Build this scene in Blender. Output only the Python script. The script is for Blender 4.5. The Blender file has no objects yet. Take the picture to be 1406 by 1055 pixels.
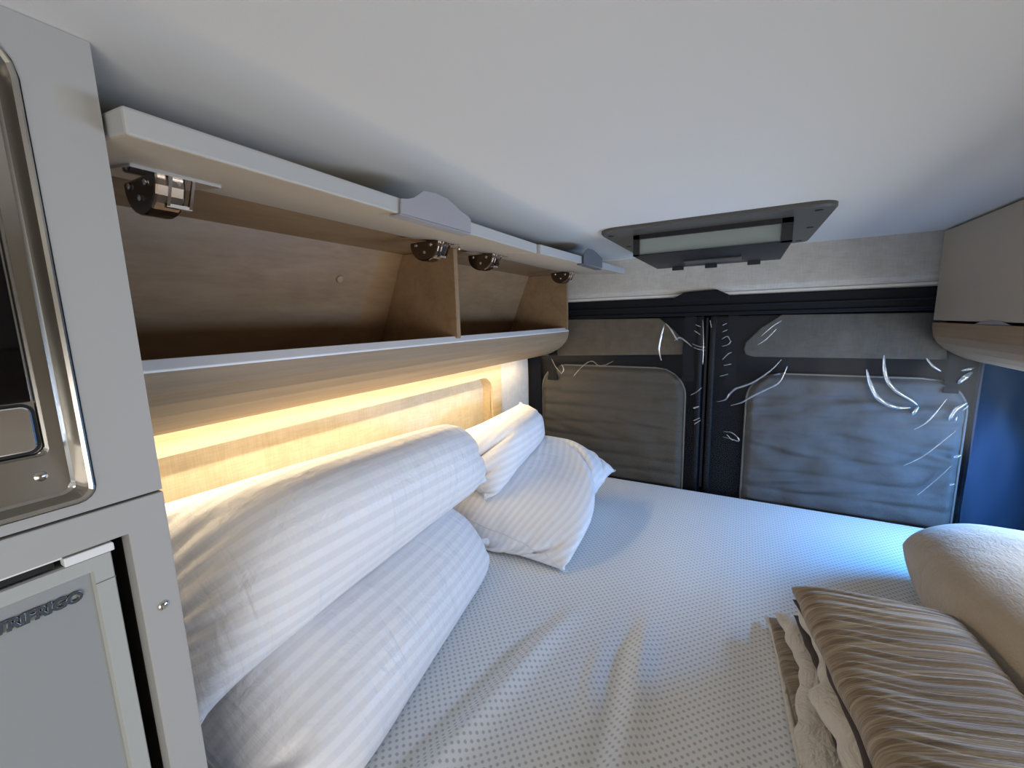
import bpy, bmesh, math, random
import numpy as np
from mathutils import Vector, Matrix
from mathutils.bvhtree import BVHTree

random.seed(4)
rng = np.random.default_rng(4)
C = bpy.context.scene.collection
PI = math.pi
# ------------------------------------------------------------------ camera, light, exposure
EYE = 1.63                      # camera height above the van floor; z values below are relative to it
YAW, PITCH, ROLL, FPX = -0.50877, 0.15366, -0.02617, 569.5
_f = Vector((math.sin(YAW)*math.cos(PITCH), math.cos(YAW)*math.cos(PITCH), -math.sin(PITCH)))
_r0 = Vector((math.cos(YAW), -math.sin(YAW), 0)); _u0 = _r0.cross(_f)
_r = math.cos(ROLL)*_r0 + math.sin(ROLL)*_u0
_u = -math.sin(ROLL)*_r0 + math.cos(ROLL)*_u0
cam = bpy.data.cameras.new('camera'); camo = bpy.data.objects.new('camera', cam); C.objects.link(camo)
m = Matrix((( _r.x, _u.x, -_f.x, 0), (_r.y, _u.y, -_f.y, 0), (_r.z, _u.z, -_f.z, EYE), (0, 0, 0, 1)))
camo.matrix_world = m
cam.sensor_width = 36; cam.lens = 36*FPX/1406; cam.clip_start = 0.01
bpy.context.scene.camera = camo
vs = bpy.context.scene.view_settings
vs.view_transform = 'Standard'; vs.look = 'None'; vs.gamma = 1; vs.use_curve_mapping = False
vs.exposure = 0.75
bpy.context.scene.cycles.caustics_reflective = False
bpy.context.scene.cycles.sample_clamp_direct = 4.0
bpy.context.scene.cycles.sample_clamp_indirect = 4.0
w = bpy.data.worlds.new('world'); bpy.context.scene.world = w; w.use_nodes = True
w.node_tree.nodes['Background'].inputs[0].default_value = (0.62, 0.72, 0.9, 1)
w.node_tree.nodes['Background'].inputs[1].default_value = 0.12

def area(name, loc, direction, sx, sy, power, col, spread=PI):
    l = bpy.data.lights.new(name, 'AREA'); l.shape = 'RECTANGLE'; l.size = sx; l.size_y = sy
    l.energy = power; l.color = col; l.spread = spread
    o = bpy.data.objects.new(name, l); C.objects.link(o)
    o.location = (loc[0], loc[1], loc[2]+EYE)
    o.rotation_euler = Vector(direction).to_track_quat('-Z', 'Y').to_euler()
    return o
area('side_window_daylight', (0.80, 1.02, -0.36), (-1, 0, 0.02), 0.72, 0.34, 5.5, (0.88, 0.94, 1.0))
area('rear_corner_daylight', (0.800, 1.485, -0.32), (-0.8, -0.20, -0.50), 0.17, 0.18, 4.6, (0.07, 0.38, 1.0), 2.7)
area('cab_daylight', (0.1, -2.3, -0.25), (0, 1, -0.12), 1.6, 1.1, 3.6, (0.95, 0.98, 1.0))
area('sliding_door_daylight', (0.92, -1.05, -0.72), (-1, 0.55, 0.05), 1.1, 1.0, 11.5, (1.0, 0.95, 0.89))
area('led_strip_light', (-0.822, 0.90, -0.1665), (0.5, 0, -1), 1.44, 0.012, 2.25, (1.0, 0.85, 0.60))

# ------------------------------------------------------------------ helpers
D, CE, M = 1.73, 0.2245, -0.675            # rear doors, ceiling, mattress top (relative to the eye)
def ray(u, v): return _f + (u-703)/FPX*_r - (v-527.5)/FPX*_u
def ony(u, v, y=D): d = ray(u, v); return d*(y/d.y)
def onx(u, v, x): d = ray(u, v); return d*(x/d.x)
def onz(u, v, z): d = ray(u, v); return d*(z/d.z)

def empty(name, loc, label=None, cat=None, group=None):
    o = bpy.data.objects.new(name, None); C.objects.link(o); o.empty_display_size = .05
    o.location = (loc[0], loc[1], loc[2]+EYE)
    tag(o, label, cat, group); return o
def tag(o, label=None, cat=None, group=None, kind=None):
    if label: o['label'] = label
    if cat: o['category'] = cat
    if group: o['group'] = group
    if kind: o['kind'] = kind
    return o
def world_loc(o):
    v = Vector((0, 0, 0))
    while o is not None: v = v + o.location; o = o.parent
    return v
class MB:
    """collects shapes in eye-relative metres, then links them as ONE mesh object"""
    def __init__(s): s.v = []; s.f = []; s.uv = {}; s.smooth = set(); s.mi = {}
    def add(s, verts, faces, smooth=False, mi=0):
        b = len(s.v); s.v += [tuple(p) for p in verts]
        for f in faces:
            if smooth: s.smooth.add(len(s.f))
            if mi: s.mi[len(s.f)] = mi
            s.f.append(tuple(i+b for i in f))
        return b
    def box(s, a, b, **k):
        x0, x1 = sorted((a[0], b[0])); y0, y1 = sorted((a[1], b[1])); z0, z1 = sorted((a[2], b[2]))
        s.add([(x0,y0,z0),(x1,y0,z0),(x1,y1,z0),(x0,y1,z0),(x0,y0,z1),(x1,y0,z1),(x1,y1,z1),(x0,y1,z1)],
              [(3,2,1,0),(4,5,6,7),(0,1,5,4),(1,2,6,5),(2,3,7,6),(3,0,4,7)], **k)
    def hexa(s, p, **k):   # 8 corners: bottom 4 ccw, top 4 ccw
        s.add(p, [(3,2,1,0),(4,5,6,7),(0,1,5,4),(1,2,6,5),(2,3,7,6),(3,0,4,7)], **k)
    def prism(s, pts, vec, smooth=False, **k):
        n = len(pts); v = Vector(vec)
        P = [Vector(p) for p in pts]
        s.add(P + [p+v for p in P], [tuple(range(n))[::-1], tuple(range(n, 2*n))], **k)
        b = len(s.v) - 2*n
        for i in range(n):
            j = (i+1) % n
            if smooth: s.smooth.add(len(s.f))
            s.f.append((b+i, b+j, b+n+j, b+n+i))
    def tube(s, pts, r, n=8, cap=True, smooth=True):
        P = [Vector(p) for p in pts]; rings = []
        rr = r if hasattr(r, '__len__') else [r]*len(P)
        prev = None
        for i, p in enumerate(P):
            t = (P[min(i+1, len(P)-1)] - P[max(i-1, 0)]).normalized()
            a = prev if prev is not None else (Vector((0,0,1)) if abs(t.z) < .9 else Vector((1,0,0)))
            a = (a - t*a.dot(t)).normalized(); b = t.cross(a); prev = a
            rings.append([p + (a*math.cos(2*PI*k/n) + b*math.sin(2*PI*k/n))*rr[i] for k in range(n)])
        fs = []
        for i in range(len(P)-1):
            for k in range(n):
                l = (k+1) % n; fs.append((i*n+k, i*n+l, (i+1)*n+l, (i+1)*n+k))
        if cap: fs += [tuple(range(n))[::-1], tuple(range((len(P)-1)*n, len(P)*n))]
        s.add([q for r_ in rings for q in r_], fs, smooth=smooth)
    def disc(s, c, ax, r, h, n=20, dome=0.0, smooth=False):
        ax = Vector(ax).normalized(); c = Vector(c)
        a = Vector((0,0,1)) if abs(ax.z) < .9 else Vector((1,0,0)); a = (a-ax*a.dot(ax)).normalized(); b = ax.cross(a)
        prof = [(r, 0), (r, h*.75), (r*.9, h)] + ([(r*.6, h+dome*.7), (r*.01, h+dome)] if dome else [])
        vs_ = [c + ax*hh + (a*math.cos(2*PI*k/n)+b*math.sin(2*PI*k/n))*q for q, hh in prof for k in range(n)]
        fs = [(i*n+k, i*n+(k+1) % n, (i+1)*n+(k+1) % n, (i+1)*n+k) for i in range(len(prof)-1) for k in range(n)]
        fs += [tuple(range(n))[::-1], tuple(range((len(prof)-1)*n, len(prof)*n))]
        s.add(vs_, fs, smooth=smooth)
    def grid(s, P, wrap=False, smooth=True, flip=False, uv=None):
        P = np.asarray(P); a, b = P.shape[:2]
        idx = np.arange(a*b).reshape(a, b)
        f = np.stack([idx[:-1,:-1], idx[1:,:-1], idx[1:,1:], idx[:-1,1:]], -1).reshape(-1, 4)
        if flip: f = f[:, ::-1]
        o = len(s.v)
        s.add(P.reshape(-1, 3).tolist(), f.tolist(), smooth=smooth)
        if uv is not None:
            U = np.asarray(uv).reshape(-1, 2)
            for i in range(a*b): s.uv[o+i] = (float(U[i,0]), float(U[i,1]))
    def build(s, name, mat, parent=None, bevel=0, seg=2, origin=None, subsurf=0):
        me = bpy.data.meshes.new(name)
        o = bpy.data.objects.new(name, me); C.objects.link(o)
        if parent is not None: off = world_loc(parent); o.parent = parent
        else:
            if origin is None:
                A = np.array(s.v); lo, hi = A.min(0), A.max(0)
                origin = ((lo[0]+hi[0])/2, (lo[1]+hi[1])/2, lo[2])
            off = Vector((origin[0], origin[1], origin[2]+EYE)); o.location = off
        me.from_pydata([(x-off.x, y-off.y, z+EYE-off.z) for x, y, z in s.v], [], s.f)
        if s.smooth:
            for i in s.smooth: me.polygons[i].use_smooth = True
        if s.uv:
            L = me.uv_layers.new(name='UVMap')
            vi = np.empty(len(me.loops), dtype=np.int32); me.loops.foreach_get('vertex_index', vi)
            tab = np.zeros((len(s.v), 2), dtype=np.float32)
            for i, q in s.uv.items(): tab[i] = q
            L.data.foreach_set('uv', tab[vi].ravel())
        for mm in (mat if isinstance(mat, (list, tuple)) else [mat]): me.materials.append(mm)
        for i, q in s.mi.items(): me.polygons[i].material_index = q
        bm = bmesh.new(); bm.from_mesh(me)
        bmesh.ops.recalc_face_normals(bm, faces=bm.faces); bm.to_mesh(me); bm.free()
        if bevel:
            md = o.modifiers.new('bevel', 'BEVEL'); md.width = bevel; md.segments = seg; md.limit_method = 'ANGLE'; md.angle_limit = math.radians(40)
            md.harden_normals = False
        if subsurf:
            md = o.modifiers.new('sub', 'SUBSURF'); md.levels = subsurf; md.render_levels = subsurf
        return o

# ------------------------------------------------------------------ materials
def mat(name, col, rough=.6, metal=0, spec=.5, **kw):
    mt = bpy.data.materials.new(name); mt.use_nodes = True
    b = mt.node_tree.nodes['Principled BSDF']
    b.inputs['Base Color'].default_value = (*col, 1); b.inputs['Roughness'].default_value = rough
    b.inputs['Metallic'].default_value = metal; b.inputs['Specular IOR Level'].default_value = spec
    for k, v in kw.items(): b.inputs[k.replace('_', ' ')].default_value = v
    return mt
class N:
    def __init__(s, mt): s.t = mt.node_tree; s.n = s.t.nodes; s.b = s.n['Principled BSDF']
    def new(s, typ, **k):
        x = s.n.new(typ)
        for a, v in k.items():
            if hasattr(x, a) and not a[0].isupper(): setattr(x, a, v)
            else: x.inputs[a.replace('_', ' ')].default_value = v
        return x
    def link(s, a, b): s.t.links.new(a, b)
    def coord(s, scale=(1,1,1), kind='Object', rot=(0,0,0)):
        tc = s.new('ShaderNodeTexCoord'); mp = s.new('ShaderNodeMapping')
        mp.inputs['Scale'].default_value = scale; mp.inputs['Rotation'].default_value = rot
        s.link(tc.outputs[kind], mp.inputs['Vector']); return mp.outputs['Vector']
    def noise(s, vec, scale, detail=3, rough=.5, dist=0):
        x = s.new('ShaderNodeTexNoise'); x.inputs['Scale'].default_value = scale; x.inputs['Detail'].default_value = detail
        x.inputs['Roughness'].default_value = rough; x.inputs['Distortion'].default_value = dist
        s.link(vec, x.inputs['Vector']); return x.outputs['Fac']
    def ramp(s, fac, stops):
        r = s.new('ShaderNodeValToRGB'); e = r.color_ramp.elements
        while len(e) < len(stops): e.new(.5)
        for el, (p, c) in zip(e, stops): el.position = p; el.color = (*c, 1)
        s.link(fac, r.inputs['Fac']); return r.outputs['Color']
    def bump(s, h, strength, dist, prev=None):
        x = s.new('ShaderNodeBump'); x.inputs['Strength'].default_value = strength; x.inputs['Distance'].default_value = dist
        s.link(h, x.inputs['Height'])
        if prev is not None: s.link(prev, x.inputs['Normal'])
        return x.outputs['Normal']
    def math(s, op, a, b=None):
        x = s.new('ShaderNodeMath'); x.operation = op
        for i, q in enumerate((a, b)):
            if q is None: continue
            if isinstance(q, (int, float)): x.inputs[i].default_value = q
            else: s.link(q, x.inputs[i])
        return x.outputs[0]
    def mix(s, fac, a, b):
        x = s.new('ShaderNodeMix'); x.data_type = 'RGBA'
        for sock, q in ((x.inputs[0], fac), (x.inputs[6], a), (x.inputs[7], b)):
            if isinstance(q, (int, float)): sock.default_value = q
            elif isinstance(q, tuple): sock.default_value = (*q, 1)
            else: s.link(q, sock)
        return x.outputs[2]
    def out(s, col=None, nrm=None, rough=None):
        if col is not None: s.link(col, s.b.inputs['Base Color'])
        if nrm is not None: s.link(nrm, s.b.inputs['Normal'])
        if rough is not None: s.link(rough, s.b.inputs['Roughness'])

def wood(name, dark, light, scale=(30, 1.2, 30), rough=.5):
    mt = mat(name, light, rough); n = N(mt)
    v = n.coord(scale)
    a = n.noise(v, 3.0, 5, .6, .4); b = n.noise(n.coord((scale[0]*6, scale[1]*3, scale[2]*6)), 3, 2)
    f = n.math('ADD', n.math('MULTIPLY', a, .7), n.math('MULTIPLY', b, .3))
    n.out(n.ramp(f, [(.3, dark), (.62, light)]), n.bump(b, .15, .001)); return mt
def linen(name, dark, light, scale=420, contrast=.5):
    mt = mat(name, light, .9, spec=.15); n = N(mt)
    a = n.noise(n.coord((1, .06, .06)), scale, 2); b = n.noise(n.coord((.06, 1, .06)), scale, 2); c = n.noise(n.coord((.06, .06, 1)), scale, 2)
    f = n.math('MULTIPLY', n.math('ADD', n.math('ADD', a, b), c), .333)
    n.out(n.ramp(f, [(.5-.14/contrast*.5, dark), (.5+.1/contrast*.5, light)]), n.bump(f, .35, .001)); return mt
def speck(name, col, rough=.6, scale=700, strength=.1, spec=.4):
    mt = mat(name, col, rough, spec=spec); n = N(mt); a = n.noise(n.coord(), scale, 2)
    n.out(None, n.bump(a, strength, .0006)); return mt

M_ = {}
M_['ceiling'] = speck('ceiling_vinyl', (.74, .735, .715), .75, 500, .12, .25)
M_['cab'] = speck('cabinet_laminate', (.40, .395, .382), .55, 900, .08, .35)
M_['flap'] = speck('flap_laminate', (.43, .427, .415), .5, 900, .06, .35)
M_['flap2'] = speck('beige_laminate', (.50, .435, .345), .5, 900, .06, .35)
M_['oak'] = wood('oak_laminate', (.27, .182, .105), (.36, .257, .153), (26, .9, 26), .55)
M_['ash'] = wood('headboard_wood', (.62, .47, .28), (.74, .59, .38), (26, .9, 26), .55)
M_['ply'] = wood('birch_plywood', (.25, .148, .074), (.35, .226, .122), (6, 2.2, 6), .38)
M_['edge'] = mat('pale_edge_band', (.80, .79, .79), .22)
M_['linen'] = linen('linen_wall', (.60, .53, .40), (.73, .66, .53))
M_['header'] = linen('header_fabric', (.48, .45, .40), (.60, .57, .52))
M_['pillar'] = linen('pillar_fabric', (.60, .57, .51), (.72, .69, .63))
M_['white'] = mat('white_trim', (.80, .80, .79), .45)
M_['black'] = speck('black_fabric', (.008, .009, .012), .85, 400, .04, .12)
M_['black2'] = mat('black_plastic', (.012, .013, .016), .42)
M_['rail'] = mat('satin_black_rail', (.007, .008, .011), .6, spec=.2)
M_['steel'] = mat('stainless', (.44, .42, .385), .22, 1)
M_['chrome'] = mat('chrome', (.82, .82, .84), .08, 1)
M_['bronze'] = mat('dark_bronze', (.20, .155, .12), .25, 1)
M_['brass'] = mat('brass', (.75, .6, .35), .25, 1)
M_['glassblk'] = mat('black_glass', (.002, .002, .003), .05, spec=.5)
M_['plate'] = speck('grey_latch', (.33, .315, .33), .5, 900, .08)
M_['plate2'] = speck('charcoal_latch', (.14, .145, .155), .5, 900, .08)
M_['ventflange'] = speck('vent_flange', (.095, .09, .084), .4, 900, .15)
M_['screen'] = mat('fly_screen', (.36, .42, .41), .5)
M_['fridge'] = speck('fridge_panel', (.295, .308, .308), .38, 900, .06)
M_['fridgeframe'] = speck('fridge_frame', (.41, .42, .40), .42, 900, .06)
M_['dark'] = mat('dark_gap', (.01, .01, .01), .8)
M_['badge'] = mat('badge_metal', (.16, .19, .23), .22, .85)
M_['blue_lit'] = speck('blue_lit_fabric', (.010, .038, .085), .6, 300, .2, .35)  # black cover fabric with the blue light put into its base colour
M_['led'] = mat('led_diffuser', (.9, .8, .6), .4)
b_ = M_['led'].node_tree.nodes['Principled BSDF']
b_.inputs['Emission Color'].default_value = (1, .74, .40, 1); b_.inputs['Emission Strength'].default_value = 6
M_['piping'] = mat('piping', (.17, .165, .155), .7)
M_['floor'] = wood('vinyl_floor', (.25, .2, .15), (.35, .29, .22), (4, .8, 4), .5)
M_['labelw'] = mat('care_tag', (.78, .78, .77), .7)

def quilt_mat(name, col, dark):
    mt = mat(name, col, .85, spec=.2); n = N(mt)
    v = n.coord((1, 1, 1)); a = n.noise(v, 30, 3); f = n.noise(n.coord((1, 1, .1)), 500, 2)
    c = n.mix(n.math('ADD', n.math('MULTIPLY', a, .6), n.math('MULTIPLY', f, .4)), dark, col)
    n.out(c, n.bump(f, .3, .001, n.bump(a, .5, .006))); return mt
M_['quiltL'] = quilt_mat('quilted_taupe', (.112, .098, .078), (.068, .058, .046))
M_['quiltR'] = quilt_mat('quilted_grey', (.132, .129, .127), (.075, .073, .072))
M_['panelL'] = linen('door_panel_taupe', (.12, .098, .07), (.162, .135, .10))
M_['panelR'] = linen('door_panel_grey', (.085, .077, .065), (.12, .11, .095))

def pillow_mat():
    mt = mat('striped_sateen', (.84, .83, .84), .5, spec=.35, Sheen_Weight=.25); n = N(mt)
    tc = n.new('ShaderNodeTexCoord'); sp = n.new('ShaderNodeSeparateXYZ'); n.link(tc.outputs['UV'], sp.inputs[0])
    mp = n.new('ShaderNodeMapping'); mp.inputs['Scale'].default_value = (5, 34, 1); mp.inputs['Rotation'].default_value = (0, 0, .25); n.link(tc.outputs['UV'], mp.inputs['Vector'])
    w3 = n.noise(mp.outputs['Vector'], 1.0, 3, .5, .5)
    s_ = n.math('SINE', n.math('MULTIPLY', sp.outputs['X'], 2*PI/.021))
    st = n.new('ShaderNodeMapRange'); st.inputs['From Min'].default_value = -.25; st.inputs['From Max'].default_value = .25
    n.link(s_, st.inputs['Value'])
    c = n.mix(st.outputs[0], (.82, .805, .815), (.90, .89, .895))
    r = n.math('SUBTRACT', .62, n.math('MULTIPLY', st.outputs[0], .24))
    w1 = n.noise(n.coord((1, 1, 1)), 22, 4, .55, .6)
    w2 = n.noise(n.coord((1, 1, 1)), 700, 2)
    n.out(c, n.bump(w2, .12, .0006, n.bump(w1, .38, .012, n.bump(w3, .5, .010))), r); return mt
M_['pillow'] = pillow_mat()

def mattress_mat():
    mt = mat('knit_mattress', (.72, .72, .70), .8, spec=.2, Sheen_Weight=.2); n = N(mt)
    tc = n.new('ShaderNodeTexCoord'); sp = n.new('ShaderNodeSeparateXYZ'); n.link(tc.outputs['UV'], sp.inputs[0])
    k = 2*PI/.0150
    sx = n.math('SINE', n.math('MULTIPLY', sp.outputs['X'], k)); sy = n.math('SINE', n.math('MULTIPLY', sp.outputs['Y'], k))
    p = n.math('MULTIPLY', sx, sy)
    mr = n.new('ShaderNodeMapRange'); mr.inputs['From Min'].default_value = .25; mr.inputs['From Max'].default_value = .75
    n.link(p, mr.inputs['Value'])
    c = n.mix(mr.outputs[0], (.82, .82, .80), (.50, .51, .51))
    w2 = n.noise(n.coord(), 900, 2)
    n.out(c, n.bump(w2, .1, .0006, n.bump(mr.outputs[0], -.35, .002))); return mt
M_['mattress'] = mattress_mat()

def plush_mat():
    mt = mat('beige_plush', (.50, .42, .32), .95, spec=.1, Sheen_Weight=.4, Sheen_Roughness=.4); n = N(mt)
    a = n.noise(n.coord(), 14, 3, .6, .5); b = n.noise(n.coord((1, .4, 1)), 220, 3, .7)
    c = n.mix(a, (.40, .33, .245), (.50, .42, .325))
    n.out(c, n.bump(b, .55, .004, n.bump(a, .4, .012))); return mt
M_['plush'] = plush_mat()
def stripe_mat():
    mt = mat('brown_striped_quilt', (.30, .23, .16), .7, spec=.25, Sheen_Weight=.3); n = N(mt)
    tc = n.new('ShaderNodeTexCoord'); sp = n.new('ShaderNodeSeparateXYZ'); n.link(tc.outputs['UV'], sp.inputs[0])
    wob = n.noise(n.coord((1, 1, 1)), 9, 2)
    y = n.math('ADD', n.math('SUBTRACT', sp.outputs['Y'], n.math('MULTIPLY', sp.outputs['X'], .1)), n.math('MULTIPLY', wob, .014))
    cx = n.new('ShaderNodeCombineXYZ'); n.link(y, cx.inputs['Y']); n.link(n.math('MULTIPLY', sp.outputs['X'], .012), cx.inputs['X'])
    a = n.noise(cx.outputs[0], 55, 3, .65); b = n.noise(cx.outputs[0], 240, 2, .6)
    f = n.math('ADD', n.math('MULTIPLY', a, .6), n.math('MULTIPLY', b, .4))
    n.out(n.ramp(f, [(.36, (.125, .086, .050)), (.5, (.225, .163, .103)), (.64, (.41, .33, .225))]), n.bump(f, .6, .006)); return mt
M_['stripe'] = stripe_mat()
def cream_mat():
    mt = mat('cream_lining', (.62, .55, .45), .75, spec=.2, Sheen_Weight=.2); n = N(mt)
    a = n.noise(n.coord(), 16, 4, .6, 1.2); n.out(None, n.bump(a, .8, .02)); return mt
M_['cream'] = cream_mat()
M_['foldshade'] = mat('dark_fold_shade', (.045, .030, .024), .8)  # dark brown stands in for the shade inside the comforter's folds

def film_mat(name, gain, rough):
    mt = bpy.data.materials.new(name); mt.use_nodes = True; t = mt.node_tree
    t.nodes.remove(t.nodes['Principled BSDF'])
    tr = t.nodes.new('ShaderNodeBsdfTransparent'); tr.inputs[0].default_value = (.96, .97, .98, 1)
    gl = t.nodes.new('ShaderNodeBsdfGlossy'); gl.inputs['Roughness'].default_value = rough; gl.inputs[0].default_value = (1, 1, 1, 1)
    lw = t.nodes.new('ShaderNodeLayerWeight'); lw.inputs[0].default_value = .5
    pw = t.nodes.new('ShaderNodeMath'); pw.operation = 'POWER'; pw.inputs[1].default_value = 5
    fr = t.nodes.new('ShaderNodeMath'); fr.operation = 'MULTIPLY_ADD'; fr.inputs[1].default_value = .96; fr.inputs[2].default_value = .04
    t.links.new(lw.outputs['Facing'], pw.inputs[0]); t.links.new(pw.outputs[0], fr.inputs[0])
    mu = t.nodes.new('ShaderNodeMath'); mu.operation = 'MULTIPLY'; mu.inputs[1].default_value = gain; mu.use_clamp = True
    mx = t.nodes.new('ShaderNodeMixShader')
    t.links.new(fr.outputs[0], mu.inputs[0]); t.links.new(mu.outputs[0], mx.inputs[0])
    t.links.new(tr.outputs[0], mx.inputs[1]); t.links.new(gl.outputs[0], mx.inputs[2])
    t.links.new(mx.outputs[0], t.nodes['Material Output'].inputs[0]); return mt
M_['film'] = film_mat('clear_vinyl', .24, .22)
M_['crease'] = film_mat('clear_vinyl_fold', 9.0, .16)
M_['pane'] = film_mat('window_pane', .8, .05)

def rr(y0, y1, z0, z1, r, n=6):
    """rounded rectangle in a plane as (a, b) pairs, counter-clockwise; r = one radius or 4 (lowleft, lowright, upright, upleft)"""
    R = r if hasattr(r, '__len__') else (r,)*4; out = []
    for (cx, cy, a0), q in zip(((y0+R[0], z0+R[0], PI), (y1-R[1], z0+R[1], 1.5*PI), (y1-R[2], z1-R[2], 0), (y0+R[3], z1-R[3], .5*PI)), R):
        for k in range(n+1):
            a = a0 + k/n*PI/2; out.append((cx+q*math.cos(a), cy+q*math.sin(a)))
    return out
def loft(mb, loops, capend=True, smooth=False):
    n = len(loops[0]); fs = []
    for i in range(len(loops)-1):
        for k in range(n): fs.append((i*n+k, i*n+(k+1) % n, (i+1)*n+(k+1) % n, (i+1)*n+k))
    if capend: fs.append(tuple(range((len(loops)-1)*n, len(loops)*n)))
    mb.add([p for l in loops for p in l], fs, smooth=smooth)
def frame_with_hole(mb, outer, inner, depth_vec):
    """flat ring between two equal-length loops of 3-D points, extruded by depth_vec"""
    n = len(outer); v = Vector(depth_vec)
    A = [Vector(p) for p in outer]; B = [Vector(p) for p in inner]
    P = A + B + [p+v for p in A] + [p+v for p in B]; fs = []
    for k in range(n):
        l = (k+1) % n
        fs += [(k, l, n+l, n+k), (2*n+k, 3*n+k, 3*n+l, 2*n+l), (k, 2*n+k, 2*n+l, l), (n+k, n+l, 3*n+l, 3*n+k)]
    mb.add(P, fs)

# ------------------------------------------------------------------ the van body
FL = -EYE
def struct(mb, name, m, **k): return tag(mb.build(name, m, **k), kind='structure')
XL, XR = -0.95, 0.785
b = MB(); b.box((XL-.06, -2.6, FL-.04), (XR+.06, D+.12, FL)); struct(b, 'floor', M_['floor'])
b = MB(); b.box((XL-.06, -2.6, CE), (XR+.06, D+.12, CE+.04)); struct(b, 'ceiling', M_['ceiling'])
b = MB(); b.box((XL-.06, -2.6, FL), (XL, D+.12, CE)); struct(b, 'wall_left', M_['pillar'])
# right wall with the side window's opening
wy0, wy1, wz0, wz1 = .62, 1.60, -.56, -.172
b = MB()
b.box((XR, wy1, FL), (XR+.06, D+.12, CE)); b.box((XR, -.45, FL), (XR+.06, wy0, CE))
b.box((XR, wy0, FL), (XR+.06, wy1, wz0)); b.box((XR, wy0, wz1), (XR+.06, wy1, CE)); b.box((XR, -2.6, -.15), (XR+.06, -.45, CE)); b.box((XR, -2.6, FL), (XR+.06, -1.7, -.15))
struct(b, 'wall_right', M_['pillar'])
b = MB(); o_ = rr(wy0, wy1, wz0, wz1, .05); i_ = rr(wy0+.03, wy1-.03, wz0+.03, wz1-.03, .04)
frame_with_hole(b, [(XR-.012, y, z) for y, z in o_], [(XR-.012, y, z) for y, z in i_], (.06, 0, 0))
win = struct(b, 'window_1', M_['black2'])
b = MB(); b.box((XR+.004, wy0+.02, wz0+.02), (XR+.007, wy1-.02, wz1-.02)); b.build('pane', M_['pane'], win)
# rear wall skin behind the doors
b = MB(); b.box((XL, D+.06, FL), (XR, D+.12, CE)); struct(b, 'wall_rear', M_['black'])
# header above the doors: linen board; a white strip paints its lit bottom edge
b = MB()
prof = [(D-.022, CE), (D-.030, .108), (D-.030, .099), (D-.027, .090), (D-.020, .082), (D-.010, .077), (D+.06, .076), (D+.06, CE)]
b.prism([(-.93, y, z) for y, z in prof], (1.70, 0, 0))
struct(b, 'trim_1', M_['header'])
b = MB(); b.prism([(-.93, y, z) for y, z in [(D-.018, .081), (D-.023, .078), (D-.024, .072), (D-.020, .067), (D+.0, .066), (D, .081)]], (1.70, 0, 0))  # white strip in place of light along the fabric's rolled edge
struct(b, 'trim_lit_edge', M_['white'])

# ------------------------------------------------------------------ rear doors
SEAM = -.118
b = MB()
b.box((-.875, D-.03, -.004), (.765, D+.06, .066))
b.box((-.875, D-.036, .028), (.765, D-.03, .036)); b.box((-.875, D-.036, .004), (.765, D-.03, .010))
b.prism([(-.245, D-.0405, .060), (-.20, D-.0405, .083), (-.09, D-.0405, .088), (-.05, D-.0405, .068), (-.05, D-.0405, .05), (-.24, D-.0405, .05)], (0, .05, 0))
struct(b, 'trim_3', M_['rail'], bevel=.004)
def door(name, x0, x1):
    b = MB(); b.box((x0, D+.005, -1.02), (x1, D+.055, -.004)); d = struct(b, name, M_['black'], bevel=.01)
    return d
dl = door('door_1', -.875, SEAM-.004); dr = door('door_2', SEAM+.004, .765)
# upper door panels with their slanted, rounded ends
pl = [ony(*q) for q in ((690, 440), (905, 437), (925, 453), (941, 471), (943, 478), (941, 484), (935, 487), (690, 489))]
pr_ = [ony(*q) for q in ((1300, 429), (1074, 432), (1045, 450), (1024, 470), (1021, 480), (1024, 487), (1034, 490), (1300, 494))]
for pts, mt, d in ((pl, M_['panelL'], dl), (pr_, M_['panelR'], dr)):
    b = MB(); b.prism([(p.x, D-.004, p.z) for p in pts], (0, .012, 0)); b.build('upper_panel', mt, d, bevel=.003)
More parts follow.
